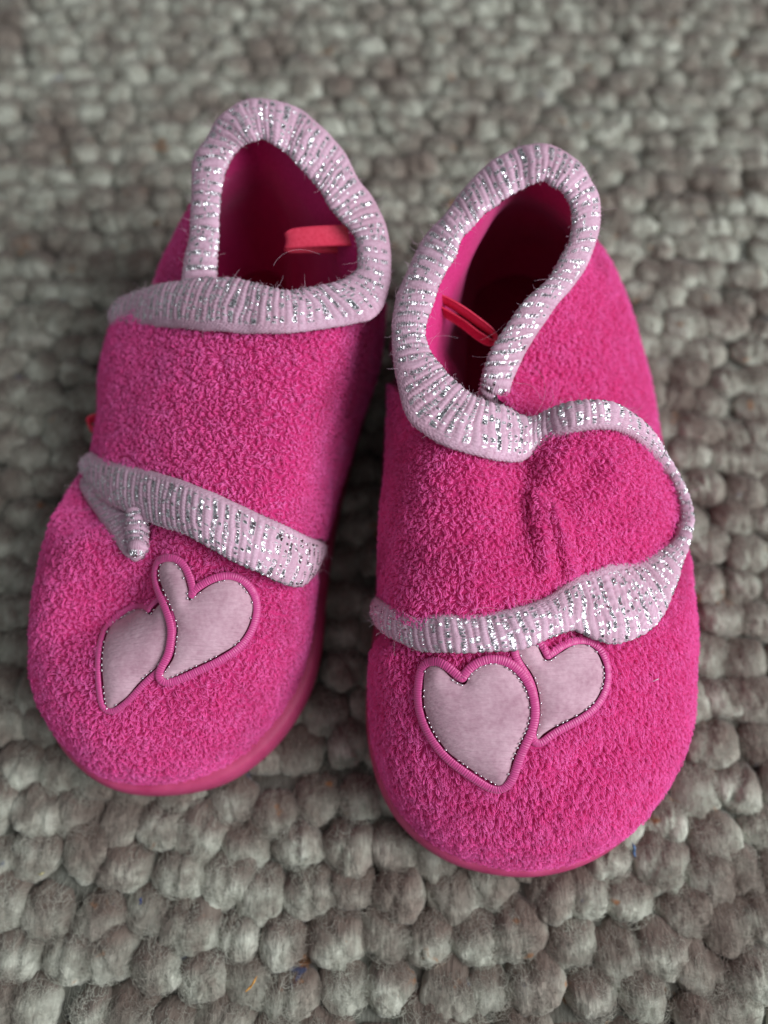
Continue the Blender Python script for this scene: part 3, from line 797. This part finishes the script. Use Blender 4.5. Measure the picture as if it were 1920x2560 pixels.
RIGHT = dict(
    origin=(.033, .085), seed=11, lean=[(18, 3.2, .017)], sole_dir=(.5, -.85), sole_show=.0000, label='bright pink fleece slipper on the right, its strap end loose and wavy',
    density=8.5e6, pile_len=.0011, nap=(.05, -.7, 0), curl=.22, strap_pile_len=.00095, strap_nap=(.05, -.55, 0), strap_curl=.25,
    stations=[
        ((1310, 2189), (1200, 1085, .050)), ((1470, 2160), (1235, 1085, .050)), ((1600, 2073), (1260, 1078, .050)), ((1690, 1940), (1280, 1068, .049)),
        ((1735, 1790), (1290, 1055, .049)), ((1744, 1650), (1285, 1035, .049)), ((1728, 1500), (1262, 1012, .050)), ((1690, 1350), (1242, 985, .051)),
        (('w', .0715, .085), (1250, 925, .049)), (('w', .071, .105), (1285, 855, .052)), (('w', .0685, .122), (1350, 755, .0555)), (('w', .062, .138), (1435, 655, .059)),
        (('w', .051, .150), (1462, 560, .062)), (('w', .040, .156), (1440, 470, .064)), (('w', .030, .156), (1350, 410, .065)), (('w', .019, .151), (1260, 445, .064)),
        (('w', .010, .138), (1190, 515, .063)), (('w', .004, .120), (1110, 610, .061)), (('w', .001, .105), (1055, 710, .060)), (('w', .0, .09), (1025, 800, .058)),
        ((965, 1200), (1028, 900, .057)), ((950, 1400), (1050, 980, .055)), ((938, 1560), (1080, 1030, .053)), ((920, 1740), (1110, 1060, .052)),
        ((935, 1900), (1140, 1075, .051)), ((1000, 2045), (1160, 1083, .050)), ((1130, 2150), (1180, 1085, .050))],
    dents=[(1490, 1900, 120, 55, -25, .0026), (1230, 2010, 140, 40, 10, .0010), (1440, 985, 130, 40, 8, .0015)],
    hearts=[
        [(1330, 1600), (1356, 1645), (1372, 1650), (1400, 1632), (1441, 1613), (1478, 1621), (1499, 1653), (1505, 1695), (1489, 1743), (1457, 1775), (1420, 1796), (1388, 1812), (1356, 1833), (1335, 1855), (1345, 1812), (1350, 1770), (1345, 1727), (1330, 1685), (1305, 1650), (1290, 1610)],
        [(1163, 1709), (1133, 1695), (1112, 1674), (1096, 1666), (1078, 1672), (1069, 1690), (1066, 1722), (1067, 1759), (1078, 1796), (1096, 1833), (1123, 1871), (1155, 1897), (1192, 1924), (1229, 1945), (1255, 1955), (1271, 1924), (1279, 1892), (1295, 1855), (1311, 1823), (1322, 1786), (1319, 1743), (1303, 1706), (1277, 1674), (1240, 1656), (1202, 1664), (1176, 1685)]],
    border=[26, 29],
    strap_cover=[(985, 1080), (1100, 1120), (1300, 1140), (1450, 1060), (1560, 1060), (1650, 1180), (1670, 1340), (1500, 1500), (1400, 1540), (1250, 1590), (1000, 1580), (960, 1450)],
    strap=[
        [(978, 960, .012), (984, 965, .036), (1065, 1045, .0535), (1180, 1078, .0560), (1300, 1098, .0515), (1420, 1048, .0555), (1530, 1045, .0550), (1612, 1095, .0475), (1675, 1165, .040)],
        [(974, 1170, .012), (973, 1175, .035), (1050, 1190, .0510), (1180, 1205, .0545), (1300, 1205, .0520), (1420, 1180, .0540), (1540, 1165, .0520), (1635, 1185, .0440), (1698, 1225, .037)],
        [(967, 1310, .012), (966, 1315, .034), (1040, 1325, .0480), (1170, 1335, .0515), (1290, 1330, .0505), (1405, 1300, .0505), (1525, 1265, .0485), (1635, 1265, .0415), (1710, 1285, .035)],
        [(960, 1420, .012), (958, 1425, .031), (1030, 1440, .0450), (1160, 1450, .0490), (1280, 1445, .0485), (1390, 1405, .0480), (1505, 1355, .0460), (1615, 1325, .0410), (1704, 1325, .035)],
        [(962, 1530, .012), (956, 1535, .028), (1020, 1560, .0415), (1150, 1575, .0450), (1280, 1560, .0455), (1390, 1495, .0445), (1500, 1430, .0430), (1600, 1402, .0390), (1690, 1358, .035)]],
    creases=[(1345, 1235, 1365, 1420, 16, .0016), (1385, 1270, 1430, 1430, 15, .0015), (1395, 1235, 1480, 1180, 45, -.0018), (1325, 1160, 1320, 1330, 38, -.0014), (1560, 1150, 1600, 1300, 60, .0012)],
    trims=[
        ('collar_trim', [
            (1278, 1025, 1192, 1005, .047), (1271, 980, 1200, 965, .051), (1304, 895, 1215, 905, .0545), (1334, 845, 1240, 855, .0565), (1397, 756, 1315, 750, .059), (1435, 710, 1372, 697, .059),
            (1469, 659, 1400, 648, .060), (1490, 600, 1423, 608, .061), (1498, 558, 1431, 566, .062), (1494, 499, 1427, 524, .063), (1473, 452, 1414, 490, .064), (1452, 414, 1400, 470, .065),
            (1414, 385, 1380, 465, .065), (1372, 366, 1360, 452, .065), (1330, 364, 1338, 455, .065), (1287, 374, 1310, 468, .064), (1245, 397, 1275, 488, .064), (1203, 427, 1240, 512, .063),
            (1169, 465, 1205, 538, .063), (1136, 507, 1178, 570, .062), (1110, 545, 1155, 595, .062), (1064, 592, 1138, 640, .061), (1034, 646, 1112, 680, .060), (1013, 697, 1098, 712, .060),
            (990, 752, 1085, 752, .059), (982, 836, 1062, 828, .058), (984, 900, 1075, 880, .058), (995, 960, 1100, 912, .058), (1020, 1045, 1128, 945, .058), (1070, 1090, 1160, 972, .058),
            (1130, 1120, 1190, 992, .058), (1211, 1144, 1225, 1008, .057), (1263, 1152, 1263, 1017, .055), (1304, 1152, 1305, 1040, .0535), (1341, 1131, 1335, 1045, .053), (1377, 1106, 1365, 1028, .054),
            (1418, 1085, 1410, 1010, .0565), (1470, 1074, 1465, 1002, .0575), (1532, 1074, 1530, 1008, .0565), (1579, 1093, 1580, 1038, .0530), (1618, 1128, 1626, 1078, .0485), (1642, 1160, 1662, 1128, .0445),
            (1672, 1199, 1695, 1185, .041), (1693, 1245, 1722, 1240, .038), (1698, 1287, 1733, 1290, .0365), (1695, 1325, 1728, 1340, .0365)], dict(zdrop=.001)),
        ('strap_trim', [
            (1697, 1305, 1731, 1305, .0368), (1685, 1345, 1722, 1360, .0368), (1650, 1372, 1704, 1411, .037), (1620, 1387, 1693, 1453, .038), (1585, 1398, 1667, 1520, .039), (1555, 1404, 1636, 1562, .0405), (1530, 1410, 1595, 1593, .042), (1500, 1420, 1553, 1606, .0435),
            (1470, 1430, 1517, 1606, .044), (1439, 1442, 1475, 1592, .0445), (1403, 1468, 1429, 1574, .0455), (1346, 1505, 1375, 1595, .0465), (1263, 1525, 1300, 1622, .047), (1190, 1536, 1210, 1628, .0465), (1107, 1536, 1120, 1630, .0455),
            (1030, 1531, 1045, 1623, .042), (993, 1520, 990, 1602, .039), (962, 1508, 955, 1578, .035), (948, 1498, 937, 1550, .030), (950, 1495, 938, 1530, .024)], dict(bt=.0014))],
    ribbons=[dict(path=[(1062, 742, .054), (1105, 752, .054), (1150, 776, .054), (1195, 808, .0535), (1226, 832, .053), (1236, 846, .0525), (1224, 851, .052), (1196, 836, .0515), (1160, 808, .0515), (1118, 782, .052), (1070, 760, .052)], w=(.15, -.15, 1.0), hw=.0015)],
)
build_slipper(LEFT)
build_slipper(RIGHT)

# ------------------------------------------------------------------ bits of lint on the rug
def lint(name, label, px, py, z, length, ang, rad, col, bend=.3):
    m, nt, b = new_mat(name + '_dye'); b.inputs['Base Color'].default_value = (*col, 1); b.inputs['Roughness'].default_value = .7
    c = unproj(px, py, z); ts = np.linspace(-.5, .5, 14)
    P = np.stack([c[0] + np.cos(ang + bend * ts) * ts * length, c[1] + np.sin(ang + bend * ts) * ts * length, c[2] + .0006 * np.sin(ts * 7)], 1)
    T = np.gradient(P, axis=0); T /= np.linalg.norm(T, axis=1, keepdims=True); s = np.cross(T, [0, 0, 1]); u = np.cross(s, T)
    ph = np.linspace(0, 2 * math.pi, 8, endpoint=False); rr = rad * np.sqrt(np.clip(1 - (2 * ts) ** 2, .03, 1))
    G = P[:, None] + (s[:, None] * np.cos(ph)[None, :, None] + u[:, None] * np.sin(ph)[None, :, None]) * rr[:, None, None]
    G = G + RNG.normal(0, rad * .15, G.shape)
    o = mesh_obj(name, G.reshape(-1, 3) - c, grid_faces(14, 8, False, True), m); o.location = c.tolist()
    o['label'] = label; o['category'] = 'lint'
lint('lint_thread', 'short blue thread on the rug beside the right slipper toe', 1586, 2125, .0012, .0032, 1.7, .00035, (.08, .16, .30))
lint('lint_thread', 'dark navy speck between rug loops near the bottom left', 352, 2252, -.0002, .0016, 1.3, .00035, (.02, .04, .16))
lint('straw_bit', 'orange straw sliver on the rug at the bottom centre', 630, 2462, .0010, .0036, .9, .0003, (.55, .27, .06))
lint('straw_bit', 'small yellow crumb on the rug below the left slipper', 104, 2185, .0012, .0014, .3, .0004, (.50, .45, .25))

p_, _n = CASTS[1](1632, 1703, .0012)
lint('lint_thread', 'tiny white fibre lying on the toe of the right slipper', 1632, 1703, float(p_[2]), .0030, .25, .00010, (.75, .70, .72))
# a few long wool hairs caught round the opening and trims of the right slipper
def wisps(parent_label, px0, py0, px1, py1, z0, z1, n, origin_obj):
    P = np.zeros((n, 14, 3))
    for i in range(n):
        c = unproj(random.uniform(px0, px1), random.uniform(py0, py1), random.uniform(z0, z1))
        a = random.uniform(0, 6.28); r = random.uniform(.003, .009); w = random.uniform(.6, 1.8); e = random.uniform(-.4, .4)
        for k in range(14):
            q = k / 13
            P[i, k] = c + np.array([math.cos(a + w * q), math.sin(a + w * q), .3 * math.sin(w * q * 1.3 + e)]) * r * (1 + e * q)
    o = hair_obj('stray_fibres', P - np.array(origin_obj.location), [.000013] * 14, M_strayp, origin_obj)
for ob in [o for o in SC.objects if o.name.startswith('slipper') and o.type == 'EMPTY']:
    if ob.location.x > 0:
        wisps('', 1090, 740, 1260, 960, .050, .056, 5, ob); wisps('', 1210, 990, 1330, 1020, .058, .060, 8, ob); wisps('', 1040, 1600, 1440, 1630, .047, .050, 6, ob)
    else:
        wisps('', 560, 690, 800, 715, .0605, .0615, 8, ob)
